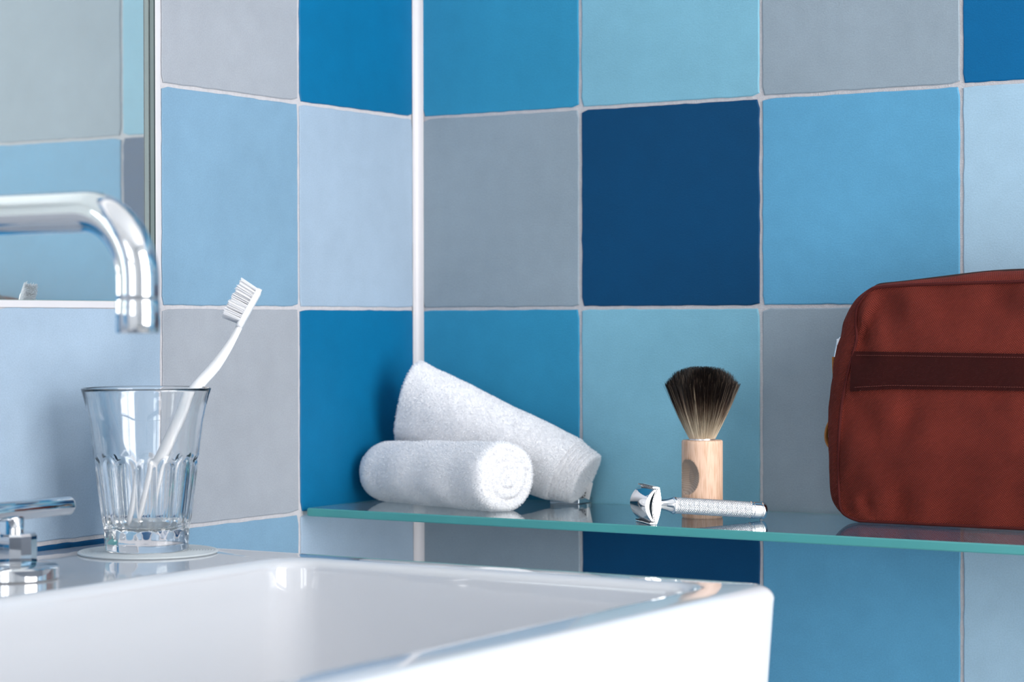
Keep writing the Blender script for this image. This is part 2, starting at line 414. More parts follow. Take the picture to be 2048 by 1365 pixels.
R.append(circ2(prof_o(GH)-.0007, GZ+GH)); R.append(circ2(prof_o(GH)-.0012, GZ+GH-.0004)); R.append(circ2(prof_o(.0995)-.0013, GZ+.0995))
for h in ( .096, .09, .082, .074, .066, .055, .04, .025, .017): R.append(circ2(prof_o(h)-.0019-max(0, .06-h)*.02, GZ+h))
R += [circ2(.0225, GZ+.0142), circ2(.019, GZ+.0128), circ2(.010, GZ+.0122)]
part('drinking_glass', *rings(R), clear_glass, None, True, label='clear fluted drinking glass on the washbasin, toothbrush inside', category='glass')

# ------------------------------------------------------------------ toothbrush
tb = thing('toothbrush', (.0602, -.4069, -.1400), 'plain white toothbrush leaning in the drinking glass', 'toothbrush')
P = smooth_path([(.0600, -.4070, -.1385), (.0632, -.3944, -.119), (.0664, -.3820, -.0985), (.0702, -.3700, -.0760), (.0738, -.3590, -.0555), (.0817, -.3462, -.0390), (.0874, -.3380, -.0250), (.0907, -.3325, -.0139)], 40)
k = np.linspace(0, 1, 40); rad = np.interp(k, [0, .02, .1, .5, .72, .9, 1], [.0026, .0042, .0048, .0049, .0045, .0029, .0026])
part('handle', *tube(P, rad, 20, True, .72), white_plastic, tb)
hb = np.array([.0907, -.3325, -.0139]); ht = np.array([.0975, -.3190, .0108])
ax = (ht-hb)/np.linalg.norm(ht-hb); bd = np.array([-.0105, -.0066, .0066]); bd -= ax*(bd@ax); bd /= np.linalg.norm(bd); sd = np.cross(ax, bd)
HL = np.linalg.norm(ht-hb)
R = []
for t in np.linspace(0, 1, 22):
    wv = .0026+(.0052-.0026)*min(1, t/.18)**.8; wv *= math.sqrt(max(.02, 1-max(0, (t-.86)/.14)**2)); tk = .0022*(1 if t < .93 else .75)
    c = hb+ax*HL*t+bd*.0004
    R.append([c+sd*wv*math.copysign(abs(math.cos(a))**.6, math.cos(a))+bd*tk*math.copysign(abs(math.sin(a))**.8, math.sin(a)) for a in np.arange(24)/24*2*PI])
part('head', *rings(R), white_plastic, tb)
ms = []
for i in range(10):
    for j in range(4):
        base = hb+ax*(HL*(.14+.80*i/9.3))+sd*(-.0036+.0024*j)+bd*.0016
        for q in range(24):
            a = rng.uniform(0, 2*PI); rr = math.sqrt(rng.uniform(0, 1))*.00115
            o = (ax*math.cos(a)+sd*math.sin(a))
            L_ = .0112+rng.normal(0, .0003)+.0008*(i % 2)
            p0 = base+o*rr; p1 = base+o*rr*1.35+bd*L_+ax*(.0010*(i-4.5)/4.5)
            e1 = ax*.0002; e2 = sd*.0002
            ms.append(([p0+e1, p0-e1*.5+e2, p0-e1*.5-e2, p1+e1, p1-e1*.5+e2, p1-e1*.5-e2], [(0, 1, 4, 3), (1, 2, 5, 4), (2, 0, 3, 5), (3, 4, 5)]))
part('bristles', *join(*ms), bristle_white, tb, False, kind='stuff')

# ------------------------------------------------------------------ towels
def fuzz(V, F, n, ln, wd, seed, keep=None):
    """tiny curled cotton loops standing on a surface, joined to it"""
    r = np.random.default_rng(seed); V = np.array(V); tri = []
    for f in F:
        for i in range(1, len(f)-1): tri.append((f[0], f[i], f[i+1]))
    tri = np.array(tri); a, b_, c = V[tri[:, 0]], V[tri[:, 1]], V[tri[:, 2]]
    nn = np.cross(b_-a, c-a); ar = np.linalg.norm(nn, axis=1); ok = ar > 1e-12
    tri, a, b_, c, nn, ar = tri[ok], a[ok], b_[ok], c[ok], nn[ok], ar[ok]
    idx = r.choice(len(tri), n, p=ar/ar.sum())
    u = r.random(n); v = r.random(n); s = u+v > 1; u[s] = 1-u[s]; v[s] = 1-v[s]
    P = a[idx]+(b_-a)[idx]*u[:, None]+(c-a)[idx]*v[:, None]; N = nn[idx]/ar[idx][:, None]
    T = r.normal(size=(n, 3)); T -= N*(T*N).sum(1)[:, None]; T /= np.linalg.norm(T, axis=1)[:, None]
    B = np.cross(N, T); L = ln*r.uniform(.6, 1.15, n)[:, None]
    D = N+T*r.uniform(.1, .8, n)[:, None]; D /= np.linalg.norm(D, axis=1)[:, None]
    p0 = P-N*.0002; p1 = P+D*L*.6; p2 = P+D*L+T*L*.35
    W = B*wd
    X = np.stack([p0+W*.6, p0-W*.6, p1+W, p1-W, p2+W*.5, p2-W*.5], 1).reshape(-1, 3)
    base = np.arange(n)*6
    Fq = np.concatenate([np.stack([base, base+1, base+3, base+2], 1), np.stack([base+2, base+3, base+5, base+4], 1)])
    return X, [tuple(q) for q in Fq.tolist()]
def vnoise(X, s, seed):
    """cheap smooth noise: sum of random sines"""
    r = np.random.default_rng(seed); o = np.zeros(len(X))
    for i in range(9):
        k_ = r.normal(size=3)*s*(1+.35*i); o += np.sin(X@k_+r.uniform(0, 6.28))/(1+.4*i)
    return o/3
def towel_roll(A, B, upv, a_fn, b_fn, ends, name, parent, seed, mode, nf):
    """roll from A to B; cross-section half sizes a_fn (along upv) and b_fn; ends: list of (u, scale)"""
    A = np.array(A); B = np.array(B); ax = B-A; L = np.linalg.norm(ax); ax /= L
    u_ = np.array(upv, float); u_ -= ax*(u_@ax); u_ /= np.linalg.norm(u_); s_ = np.cross(ax, u_)
    n = 96; R = []
    for uu, scl in ends:
        t = np.clip(uu/L, 0, 1); ring = []
        for i in range(n):
            th_ = i/n*2*PI; c, s = math.cos(th_), math.sin(th_); e = .88
            shr = .17*a_fn(t)*c*scl*max(0, (t-.55)/.45)**2 if mode == 'steps' else 0
            ring.append(A+ax*(uu+shr)+(u_*a_fn(t)*math.copysign(abs(c)**e, c)+s_*b_fn(t)*math.copysign(abs(s)**e, s))*scl)
        R.append(ring)
    R = np.array(R); nr = len(R)
    V = R.reshape(-1, 3)
    if mode == 'spiral':   # spiral groove on the faces that look along the axis
        for r_i, (uu, scl) in enumerate(ends):
            if uu > L*.98:
                for i in range(n):
                    turns = 3.2; ph = (scl*turns-i/n) % 1.0
                    V[r_i*n+i] += ax*(-.0030*math.exp(-((ph-.5)/.10)**2)*(1 if scl < .86 else .1)*(.5+.5*math.sin(i/n*2*PI*1+.7)**2)+.0005*math.sin(ph*2*PI))
    F = grid_faces(nr, n)+[tuple(range(n))[::-1], tuple(range((nr-1)*n, nr*n))]
    V = V + (V-(A+ax*((V-A)@ax)[:, None]))*(vnoise(V, 55, seed)*.045)[:, None]
    V[:, 2] = np.maximum(V[:, 2], ZS+.0006)
    V[:, 0] = np.maximum(V[:, 0], .0012); V[:, 1] = np.minimum(V[:, 1], -.0012)
    fz = fuzz(V, F, nf, .0013, .00016, seed)
    X, Ff = join((V, F), fz); global NBODY; NBODY = len(F)
    X[:, 2] = np.maximum(X[:, 2], ZS+.0001); X[:, 0] = np.maximum(X[:, 0], .0006)
    return X, Ff, (ax, u_, s_, L, A)

def loops():
    o = [q for q in C.objects if q.name.startswith('rolled_towel')][-1]; o.data.materials.append(terry_loops)
    mi = np.ones(len(o.data.polygons), int); mi[:NBODY] = 0; o.data.polygons.foreach_set('material_index', mi)
# lower towel: round roll, its spiral end towards the light
def lens(L, e0, e1, k=60):
    out = []
    for a in np.linspace(0, PI/2, 9): out.append((e0*(1-math.sin(a)), max(.02, 1-(1-math.cos(a-PI/2+0))*0) if False else .35+.65*math.sin(a)**.7))
    out = [(e0*(1-math.cos(a)), .30+.70*math.sin(a)**.8) for a in np.linspace(0, PI/2, 9)]
    out = [(0, .05), (0, .2)]+out
    out += [(e0+(L-e0-e1)*i/20, 1.) for i in range(1, 21)]
    out += [(L-e1*(1-math.sin(a)), .90+.10*math.cos(a)) for a in np.linspace(0, PI/2, 6)[1:]]
    out += [(L, s) for s in np.linspace(.88, .03, 26)]
    return out
A = (.0085, -.0660, -.1235); B = (.1480, -.1020, -.1216); L = float(np.linalg.norm(np.array(B)-np.array(A)))
X, F, _ = towel_roll(A, B, (0, 0, 1), lambda t: .0215+.0028*t, lambda t: .0240+.0020*t, lens(L, .016, .008), 'rolled_towel', None, 3, 'spiral', 90000)
part('rolled_towel', X, F, terry, None, True, label='white terry towel rolled up lying flat on the glass shelf, underneath the other', category='towel', group='rolled white towels')
loops()
# upper towel: flatter roll leaning across the first, its layers slipped out at the low end
A = (.0252, -.0482, -.0722); B = (.1545, -.0300, -.1205)
L = float(np.linalg.norm(np.array(B)-np.array(A)))
ends = [(0.004, .05), (.003, .5), (.002, .8), (.0003, .93), (0, .97), (.0006, .995), (.002, 1.)]
ends += [(.002+(L-.004)*i/24, 1.) for i in range(1, 25)]
q = L-.002; s = 1.
for i in range(5):
    ends += [(q+.0007, s-.004), (q+.0009, s-.016), (q+.0004, s-.040), (q+.0005, s-.050), (q+.0030, s-.052)]; q += .0033; s -= .034
ends += [(q+.0012, s*.97), (q+.0014, s*.9), (q+.001, s*.6), (q+.001, s*.3), (q+.001, .02)]
UPV = np.array([.30, -.25, .92])
X, F, fr_ = towel_roll(A, B, UPV, lambda t: .0350-.0105*t**1.1, lambda t: .0175+.0050*t, ends, 'rolled_towel', None, 11, 'steps', 110000)
tw = part('rolled_towel', X, F, terry, None, True, label='white terry towel leaning in the corner with its layers slipped out', category='towel', group='rolled white towels')
loops()
ax, u_, s_, L, A = fr_
lab = mat('label_ribbon', rgb(236, 236, 238), .6, noise=.01, nscale=100); ink = mat('label_ink', rgb(40, 42, 48), .6, noise=.02, nscale=100)
c0 = A+ax*(L+.0148)-u_*.0150-s_*.0120
def slab(c, e1, e2, e3): 
    V = [c+e1*a+e2*b_+e3*g for a in (-1, 1) for b_ in (-1, 1) for g in (-1, 1)]
    return V, [(0, 1, 3, 2), (4, 6, 7, 5), (0, 4, 5, 1), (2, 3, 7, 6), (0, 2, 6, 4), (1, 5, 7, 3)]
cl = part('care_label', *slab(c0, ax*.0028, u_*.0070, s_*.0003), lab, tw, False)
ms = [slab(c0-ax*.0012+u_*(.0052-.0026*i)-s_*.0004, ax*.0003, u_*(.0006+.0003*(i % 2)), s_*.0001) for i in range(5)]
ms += [slab(c0-ax*.0012+u_*(.0052-.0026*i)+s_*.0004, ax*.0003, u_*(.0006+.0003*(i % 2)), s_*.0001) for i in range(5)]
part('printed_marks', *join(*ms), ink, cl, False)

# ------------------------------------------------------------------ shaving brush
BXc, BYc = .2893, -.0735
sb = thing('shaving_brush', (BXc, BYc, ZS), 'badger hair shaving brush with a beech wood handle standing on the glass shelf', 'shaving brush')
wood = bpy.data.materials.new('beech_wood'); wood.use_nodes = True; nt = wood.node_tree; b = nt.nodes['Principled BSDF']
tc = nt.nodes.new('ShaderNodeTexCoord'); mp = nt.nodes.new('ShaderNodeMapping'); mp.inputs['Scale'].default_value = (1, 1, .09)
n1 = nt.nodes.new('ShaderNodeTexNoise'); n1.inputs['Scale'].default_value = 900; n1.inputs['Detail'].default_value = 5
n2 = nt.nodes.new('ShaderNodeTexNoise'); n2.inputs['Scale'].default_value = 160; n2.inputs['Detail'].default_value = 2
cr = nt.nodes.new('ShaderNodeValToRGB'); cr.color_ramp.elements[0].color = rgb(196, 152, 122); cr.color_ramp.elements[1].color = rgb(226, 190, 166)
cr.color_ramp.elements[0].position = .36; cr.color_ramp.elements[1].position = .56
ad = nt.nodes.new('ShaderNodeMath'); ad.operation = 'MULTIPLY_ADD'; ad.inputs[1].default_value = .4
L_ = nt.links; L_.new(tc.outputs['Object'], mp.inputs[0]); L_.new(mp.outputs[0], n1.inputs['Vector']); L_.new(mp.outputs[0], n2.inputs['Vector'])
ml = nt.nodes.new('ShaderNodeMath'); ml.operation = 'MULTIPLY'; ml.inputs[1].default_value = .6
L_.new(n1.outputs['Fac'], ml.inputs[0]); L_.new(n2.outputs['Fac'], ad.inputs[0]); L_.new(ml.outputs[0], ad.inputs[2])
L_.new(ad.outputs[0], cr.inputs[0]); L_.new(cr.outputs[0], b.inputs['Base Color']); b.inputs['Roughness'].default_value = .55
endg = bpy.data.materials.new('scooped_wood'); endg.use_nodes = True; nt = endg.node_tree; b = nt.nodes['Principled BSDF']
wv = nt.nodes.new('ShaderNodeTexWave'); wv.wave_type = 'RINGS'; wv.inputs['Scale'].default_value = 260; wv.inputs['Distortion'].default_value = 1.
tc = nt.nodes.new('ShaderNodeTexCoord'); cr = nt.nodes.new('ShaderNodeValToRGB'); cr.color_ramp.elements[0].color = rgb(152, 128, 112); cr.color_ramp.elements[1].color = rgb(176, 154, 136)
nt.links.new(tc.outputs['Object'], wv.inputs['Vector']); nt.links.new(wv.outputs['Fac'], cr.inputs[0]); nt.links.new(cr.outputs[0], b.inputs['Base Color']); b.inputs['Roughness'].default_value = .35
HR, HH = .0142, .0535
hs2 = [0, .0005, .0012]+list(np.linspace(.0022, HH-.0022, 60))+[HH-.0012, HH-.0004, HH]
# shallow round scoop cut in the side facing left of the camera
tsc = math.atan2(-fw.y, -fw.x)-math.radians(52); zsc = .0285; NS = 160
sh_c = np.array([BXc+(HR+.0108)*math.cos(tsc), BYc+(HR+.0108)*math.sin(tsc), ZS+zsc]); sh_r = .0166
V = []; isin = []
for h in hs2:
    for i in range(NS):
        t = i/NS*2*PI; r = HR-(.0008 if h in (0, HH) else .0002 if h in (.0005, HH-.0004) else 0)
        p = np.array([BXc+r*math.cos(t), BYc+r*math.sin(t), ZS+h]); d = p-sh_c; dd = np.linalg.norm(d); ins = dd < sh_r
        if ins:
            dr = np.array([math.cos(t), math.sin(t), 0]); bq = d@dr; cq = d@d-sh_r**2
            sft = bq+math.sqrt(max(0, bq*bq-cq)) ; p = p-dr*sft*.30*0 - dr*min(.0042, (sh_r-dd)*.9)
        V.append(p); isin.append(ins)
F = grid_faces(len(hs2), NS)
o = part('handle', V, F+[tuple(range(NS))[::-1], tuple(range((len(hs2)-1)*NS, len(hs2)*NS))], wood, sb, True, 35)
o.data.materials.append(endg)
for f in o.data.polygons:
    if len(f.vertices) == 4 and sum(isin[v] for v in f.vertices) >= 3: f.material_index = 1
part('collar', *lathe([(.0090, 0), (.0090, .0012), (.0084, .0014), (.0070, .0014)], (BXc, BYc, ZS+HH), n=48), mat('satin_aluminium', (.82, .83, .85, 1), .3, 1., noise=.02, nscale=100), sb, True, 40)
hairm = bpy.data.materials.new('badger_hair'); hairm.use_nodes = True; nt = hairm.node_tree; b = nt.nodes['Principled BSDF']
at = nt.nodes.new('ShaderNodeAttribute'); at.attribute_name = 'hair'; cr = nt.nodes.new('ShaderNodeValToRGB')
for i_, (ps, cl_) in enumerate([(0, rgb(204, 192, 172)), (.2, rgb(170, 155, 134)), (.38, rgb(86, 68, 56)), (.54, rgb(30, 22, 20)), (1, rgb(16, 13, 12))]):
    e = cr.color_ramp.elements[i_] if i_ < 2 else cr.color_ramp.elements.new(ps)
    e.position = ps; e.color = cl_
nt.links.new(at.outputs['Fac'], cr.inputs[0]); nt.links.new(cr.outputs[0], b.inputs['Base Color']); b.inputs['Roughness'].default_value = .45; b.inputs['Specular IOR Level'].default_value = .2
NH = 9000; V = np.zeros((NH, 5, 3, 3)); attr = np.zeros((NH, 5, 3)); zb = ZS+HH+.0006; HB = .0500
for h in range(NH):
    rr = math.sqrt(rng.uniform(0, 1)); a = rng.uniform(0, 2*PI)
    if rng.random() < .25: rr = rng.uniform(.93, 1.0)
    dirr = np.array([math.cos(a), math.sin(a), 0])
    # dome: radius .0245 reached at 76% height, rounded crown
    spread = rr*(.0246-.0090); top = HB*(1-.26*rr**3.6)*rng.uniform(.955, 1.015)
    if rng.random() < .008: spread *= 1.12
    tn = np.cross(dirr, [0, 0, 1]); jit = rng.normal(0, .0011, 2); ph = rng.normal(0, .09)
    stray = rng.random() < .1
    for q in range(5):
        t = q/4.; g = t**1.12*1.0
        c = np.array([BXc, BYc, zb])+dirr*(rr*.0088+spread*min(1.06, (t*top/(HB*.74))**.92))+np.array([0, 0, top*t])+dirr*jit[0]*t+tn*jit[1]*t
        wd_ = .00013*(1-.6*t)
        for k_ in range(3):
            aa = k_*2*PI/3; V[h, q, k_] = c+wd_*(dirr*math.cos(aa)+tn*math.sin(aa))
        attr[h, q] = (t*top/HB+ph)*(1 if not stray else .45)
base = np.arange(NH)[:, None]*15; F = []
for q in range(4):
    for k_ in range(3):
        F.append(np.stack([base[:, 0]+q*3+k_, base[:, 0]+q*3+(k_+1) % 3, base[:, 0]+(q+1)*3+(k_+1) % 3, base[:, 0]+(q+1)*3+k_], 1))
F = [tuple(f) for f in np.concatenate(F).tolist()]
core = lathe([(.0080, 0), (.0095, .006), (.013, .016), (.0165, .026), (.0180, .032), (.0160, .036), (.010, .039), (.002, .040)], (BXc, BYc, zb), n=32)
nv = NH*15
X, F = join((V.reshape(-1, 3), F), core)
o = part('bristles', X, F, hairm, sb, False, kind='stuff')
ca = np.concatenate([attr.ravel(), np.clip((core[0][:, 2]-zb)/HB*1.6, 0, 1)]) if isinstance(core[0], np.ndarray) else None
A_ = o.data.attributes.new('hair', 'FLOAT', 'POINT'); A_.data.foreach_set('value', ca)

# ------------------------------------------------------------------ safety razor
rv = np.array([rt.x, rt.y, 0]); fv = np.array([-math.sin(YAW), math.cos(YAW), 0])
hx = rv*.97+fv*.235; hx /= np.linalg.norm(hx); wx = -rv*.235+fv*.97; wx /= np.linalg.norm(wx)
HW = .0180  # half length of the head
near = np.array([.2921, -.1406, ZS]); hc = near+wx*HW+np.array([0, 0, .0126])
zend = ZS+.0059; ln = .0865
hd_ = hx*ln; hd_[2] = zend-hc[2]; hd_ /= np.linalg.norm(hd_); uz = np.cross(hd_, wx); uz *= math.copysign(1, uz[2])
rz = thing('safety_razor', tuple(near), 'chrome safety razor lying in front of the shaving brush', 'razor')
# knurled handle
R = []; NR = 330; NTk = 132; k0, k1 = .0165, .0700
xs = np.linspace(k0, k1, NR); rr0 = .0056
x_, y_ = wx, uz
for s in xs:
    for_ = []
    for i in range(NTk):
        t = i/NTk*2*PI
        kn = abs(math.sin(s/.0015*PI+t*11))*abs(math.sin(s/.0015*PI-t*11))
        r = rr0-.00030+.00034*kn; for_.append(hc+hd_*s+(x_*math.cos(t)+y_*math.sin(t))*r)
    R.append(for_)
part('grip', *rings(R), mat('knurled_chrome', (.62, .63, .65, 1), .2, 1., noise=.03, nscale=300), rz, False, label='finely knurled chrome grip')
neck = [(.0036, -.001), (.0034, .004), (.0035, .0075), (.0040, .0105), (.0050, .0135), (.0056, .0148), (.0060, .0152), (.0060, .0158), (.0054, .0160), (.0054, .0166)]
part('neck', *lathe(neck, hc, hd_, 48), chrome, rz, True, 35)
capp = [(.0054, .0698), (.0060, .0702), (.0060, .0709), (.0055, .0712), (.0055, .0718), (.0058, .0722), (.0058, .0768), (.0054, .0772), (.0054, .0778), (.0060, .0782), (.0060, .0797), (.0052, .0810), (.0035, .0818), (.001, .0820)]
part('end_cap', *lathe(capp, hc, hd_, 48), chrome, rz, True, 35)
def bar(poly, w0, w1, ctr=hc, seg=2):
    """poly in (s along handle, v across) extruded along the head's length"""
    r_ = []
    for wv_ in (w0, w0+.0005, w1-.0005, w1):
        sh = .0005 if wv_ in (w0, w1) else 0
        cs = np.mean(poly, 0)
        r_.append([ctr+hd_*(p[0]+(cs[0]-p[0])*sh*40)+uz*(p[1]+(cs[1]-p[1])*sh*40)+wx*wv_ for p in poly])
    return rings(r_)
# curved top cap of the head (a thin lens bulging away from the handle)
capo = [(-.0098+.0056*(abs(v)/.0108)**2.1, v) for v in np.linspace(-.0108, .0108, 17)]
capi = [(-.0072+.0038*(abs(v)/.0104)**2, v) for v in np.linspace(.0104, -.0104, 17)]
part('top_cap', *bar(capo+capi, -HW, HW), chrome, rz, True, 40)
bl = [(-.0052+.0024*(abs(v)/.0115)**1.8, v) for v in np.linspace(-.0115, .0115, 15)]
part('blade', *bar(bl+[(s+.00025, v) for s, v in bl[::-1]], -HW, HW), steel, rz, True, 40)
gp = [(-.0045+.0030*(abs(v)/.0126)**1.8, v) for v in np.linspace(-.0126, .0126, 17)]
gi = [(.0012-.0022*(abs(v)/.0126)**1.8, v) for v in np.linspace(.0126, -.0126, 17)]
part('guard_plate', *bar(gp+gi, -HW, HW), chrome, rz, True, 40)
ms = [bar([(-.0052, sg*.0116), (-.0052, sg*.0125), (-.0014, sg*.0125), (-.0014, sg*.0112)][::int(sg)], w_, w_+.0007) for sg in (-1, 1) for w_ in np.arange(-HW+.001, HW-.001, .0014)]
part('safety_comb', *join(*ms), chrome, rz, False, kind='stuff')

# ------------------------------------------------------------------ wash bag
bagm = bpy.data.materials.new('red_canvas'); bagm.use_nodes = True
def weave(m, c0, c1, sc1, strength):
    nt = m.node_tree; b = nt.nodes['Principled BSDF']; L = nt.links
    tc = nt.nodes.new('ShaderNodeTexCoord'); mp = nt.nodes.new('ShaderNodeMapping'); mp.inputs['Rotation'].default_value = (0, math.radians(33), 0)
    L.new(tc.outputs['Object'], mp.inputs[0])
    w1 = nt.nodes.new('ShaderNodeTexWave'); w1.bands_direction = 'Z'; w1.inputs['Scale'].default_value = sc1; w1.inputs['Distortion'].default_value = .6; w1.inputs['Detail Scale'].default_value = 20
    w2 = nt.nodes.new('ShaderNodeTexWave'); w2.bands_direction = 'X'; w2.inputs['Scale'].default_value = sc1*.8; w2.inputs['Distortion'].default_value = .8; w2.inputs['Detail Scale'].default_value = 20
    L.new(mp.outputs[0], w1.inputs['Vector']); L.new(mp.outputs[0], w2.inputs['Vector'])
    nz = nt.nodes.new('ShaderNodeTexNoise'); nz.inputs['Scale'].default_value = 30; nz.inputs['Detail'].default_value = 6; L.new(tc.outputs['Object'], nz.inputs['Vector'])
    mu = nt.nodes.new('ShaderNodeMath'); mu.operation = 'MULTIPLY_ADD'; mu.inputs[1].default_value = .35
    L.new(w2.outputs['Fac'], mu.inputs[0]); L.new(w1.outputs['Fac'], mu.inputs[2])
    m3 = nt.nodes.new('ShaderNodeMath'); m3.operation = 'MULTIPLY_ADD'; m3.inputs[1].default_value = .55; m3.inputs[2].default_value = -.1
    L.new(mu.outputs[0], m3.inputs[0])
    m4 = nt.nodes.new('ShaderNodeMath'); m4.operation = 'MULTIPLY_ADD'; m4.inputs[1].default_value = .5; L.new(nz.outputs['Fac'], m4.inputs[0]); L.new(m3.outputs[0], m4.inputs[2])
    cr = nt.nodes.new('ShaderNodeValToRGB'); cr.color_ramp.elements[0].color = c0; cr.color_ramp.elements[1].color = c1
    cr.color_ramp.elements[0].position = .15; cr.color_ramp.elements[1].position = .95
    L.new(m4.outputs[0], cr.inputs[0]); L.new(cr.outputs[0], b.inputs['Base Color'])
    bp = nt.nodes.new('ShaderNodeBump'); bp.inputs['Strength'].default_value = strength; bp.inputs['Distance'].default_value = .0006
    L.new(mu.outputs[0], bp.inputs['Height']); L.new(bp.outputs[0], b.inputs['Normal'])
    b.inputs['Roughness'].default_value = .85; b.inputs['Specular IOR Level'].default_value = .2
weave(bagm, rgb(42, 11, 8), rgb(152, 60, 47), 330, .9)
strapm = bpy.data.materials.new('dark_red_webbing'); strapm.use_nodes = True; weave(strapm, rgb(26, 4, 3), rgb(66, 11, 8), 500, .5)
pipem = mat('dark_red_piping', rgb(70, 20, 18), .8, spec=.2, noise=.15, nscale=900)
leather = mat('tan_leather', rgb(150, 96, 42), .6, noise=.15, nscale=200, bump=.3, bscale=800)
bag = thing('wash_bag', (.40, -.05, ZS), 'brick red canvas wash bag with a dark band on the glass shelf', 'bag')
seamL = [(.4678, .0132), (.4400, .0126), (.4140, .0111), (.4070, .0072), (.4005, -.0010), (.3992, -.0115), (.3997, -.0222), (.3975, -.0310), (.3938, -.0441), (.3908, -.0568), (.3883, -.0703), (.3868, -.0895), (.3864, -.1100), (.3868, -.1278), (.3880, -.1369), (.3920, -.1408), (.4002, -.1436), (.4113, -.1450), (.4511, -.1453)]
XM = .515
half = [(XM, .0140)]+seamL+[(XM, -.1453)]
loop = half+[(2*XM-x, z) for x, z in half[::-1][1:-1]]
pts = np.array([(x, 0, z) for x, z in loop+[loop[0]]]); PS = smooth_path(pts, 241)[:-1, [0, 2]]
cen = np.array([XM, -.066])
def nrm2(P):
    t = np.roll(P, -1, 0)-np.roll(P, 1, 0); n_ = np.stack([t[:, 1], -t[:, 0]], 1); n_ /= np.linalg.norm(n_, axis=1)[:, None]
    n_[((P-cen)*n_).sum(1) < 0] *= -1; return n_
NN = nrm2(PS)
def rg(off, y, fl=True):
    P = PS+NN*off; P[:, 1] = np.maximum(P[:, 1], ZS+.0004); return np.stack([P[:, 0], np.full(len(P), y), P[:, 1]], 1)
side_l = np.clip((XM-.06-PS[:, 0])/.05, 0, 1)
def off_l(v): # gusset bulges most at the ends and a little at the top
    xm = np.minimum(PS[:, 0], 2*XM-PS[:, 0]); lat = np.clip(-(np.where(PS[:, 0] < XM, NN[:, 0], -NN[:, 0])), 0, 1)
    f = np.interp(PS[:, 1], [-.146, -.137, -.130, -.097, -.080, -.053, -.036, -.0175, -.009, -.001, .01], [.1, .35, .66, .78, .8, .88, 1.02, 1., .8, .5, .3])*lat**.35
    f += np.where(PS[:, 1] > -.03, .40*np.clip((xm-.412)/.08, 0, 1), .03)
    for _ in range(6): f = (np.roll(f, 1)+f*2+np.roll(f, -1))/4
    return v*f
def rg2(v, y):
    P = PS+NN*off_l(v)[:, None]; P[:, 1] = np.maximum(P[:, 1], ZS+.0004); return np.stack([P[:, 0], np.full(len(P), y), P[:, 1]], 1)
prof = [(-.016, -.0035), (-.004, -.0050), (.004, -.0100), (.0110, -.018), (.0158, -.028), (.0182, -.038), (.0186, -.045), (.0165, -.0515), (.0120, -.0560), (.0065, -.0590), (.0012, -.0608)]
R = [rg2(v, y) for v, y in prof]
V = np.concatenate(R); w_ = vnoise(V, 90, 5)*.0011; V[:, 0] += w_; V[:, 2] += np.where(V[:, 2] > ZS+.004, w_*.6, 0)
F = grid_faces(len(R), 240)+[tuple(range(240))[::-1]]
part('gusset', V, F, bagm, bag)
part('piping', *(lambda P: rings([[np.maximum(P[i], [-9, -9, ZS+.0016])+.0011*(np.array([NN[i, 0], 0, NN[i, 1]])*math.cos(a)+np.array([0, 1, 0])*math.sin(a)) for a in np.arange(10)/10*2*PI] for i in list(range(240))+[0]], False, False))(rg(0.0006, -.0612)), pipem, bag)
# front panel: rings shrinking to the middle line, puffed and creased
def front(sc_):
    P = PS.copy(); c = np.stack([np.clip(PS[:, 0], .3868+.055, 2*XM-.3868-.055), np.full(240, -.068)], 1)
    return c+(P-c)*sc_
R = []
for s_ in [1.0, .985, .96, .93, .89, .84, .78, .71, .63, .54, .44, .33, .22, .11, .0]:
    P = front(s_); dep = .0052*(1-s_**3.2)
    y = -.0610-dep
    crease = .0016*np.exp(-((s_-.86)/.16)**2)*np.sin(PS[:, 0]*150+PS[:, 1]*90+.6)
    q = np.stack([P[:, 0], np.full(240, y), P[:, 1]], 1); q[:, 1] += crease*(s_ < .99)
    nz_ = vnoise(np.stack([q[:, 0], q[:, 0]*0, q[:, 2]], 1), 48, 21)*.0016+vnoise(np.stack([q[:, 0]*1.0, q[:, 0]*0, q[:, 2]*.35], 1), 110, 22)*.0007
    q[:, 1] += nz_*min(1, (1-s_)*9); R.append(q)
def fold(q, x0, z0, x1, z1, wd_, d):
    a = np.array([x0, z0]); b_ = np.array([x1, z1]); ab = b_-a; p = q[:, [0, 2]]-a; t = np.clip((p@ab)/(ab@ab), 0, 1)
    ds = np.linalg.norm(p-t[:, None]*ab, axis=1); q[:, 1] += d*np.exp(-(ds/wd_)**2)*np.sin(PI*np.clip(t*.9+.05, 0, 1))
for q in R[1:]:
    fold(q, .400, -.028, .418, .004, .0030, .0050); fold(q, .400, -.028, .408, .004, .003, -.0018)
    fold(q, .398, -.060, .425, -.100, .005, .0016); fold(q, .440, -.060, .432, -.100, .006, .0014)
    fold(q, .412, -.143, .403, -.118, .0035, .0028); fold(q, .395, -.130, .405, -.135, .005, -.0022); fold(q, .436, -.145, .425, -.112, .004, .0022)
    fold(q, .500, .008, .470, -.026, .006, .0015); fold(q, .47, -.14, .49, -.08, .01, .0012)
V = np.concatenate(R); F = grid_faces(len(R), 240)
fp = part('front_panel', V, F, bagm, bag)
import bmesh
bm = bmesh.new(); bm.from_mesh(fp.data); bmesh.ops.remove_doubles(bm, verts=bm.verts, dist=.00012); bm.to_mesh(fp.data); bm.free()
fp.data.polygons.foreach_set('use_smooth', [True]*len(fp.data.polygons))
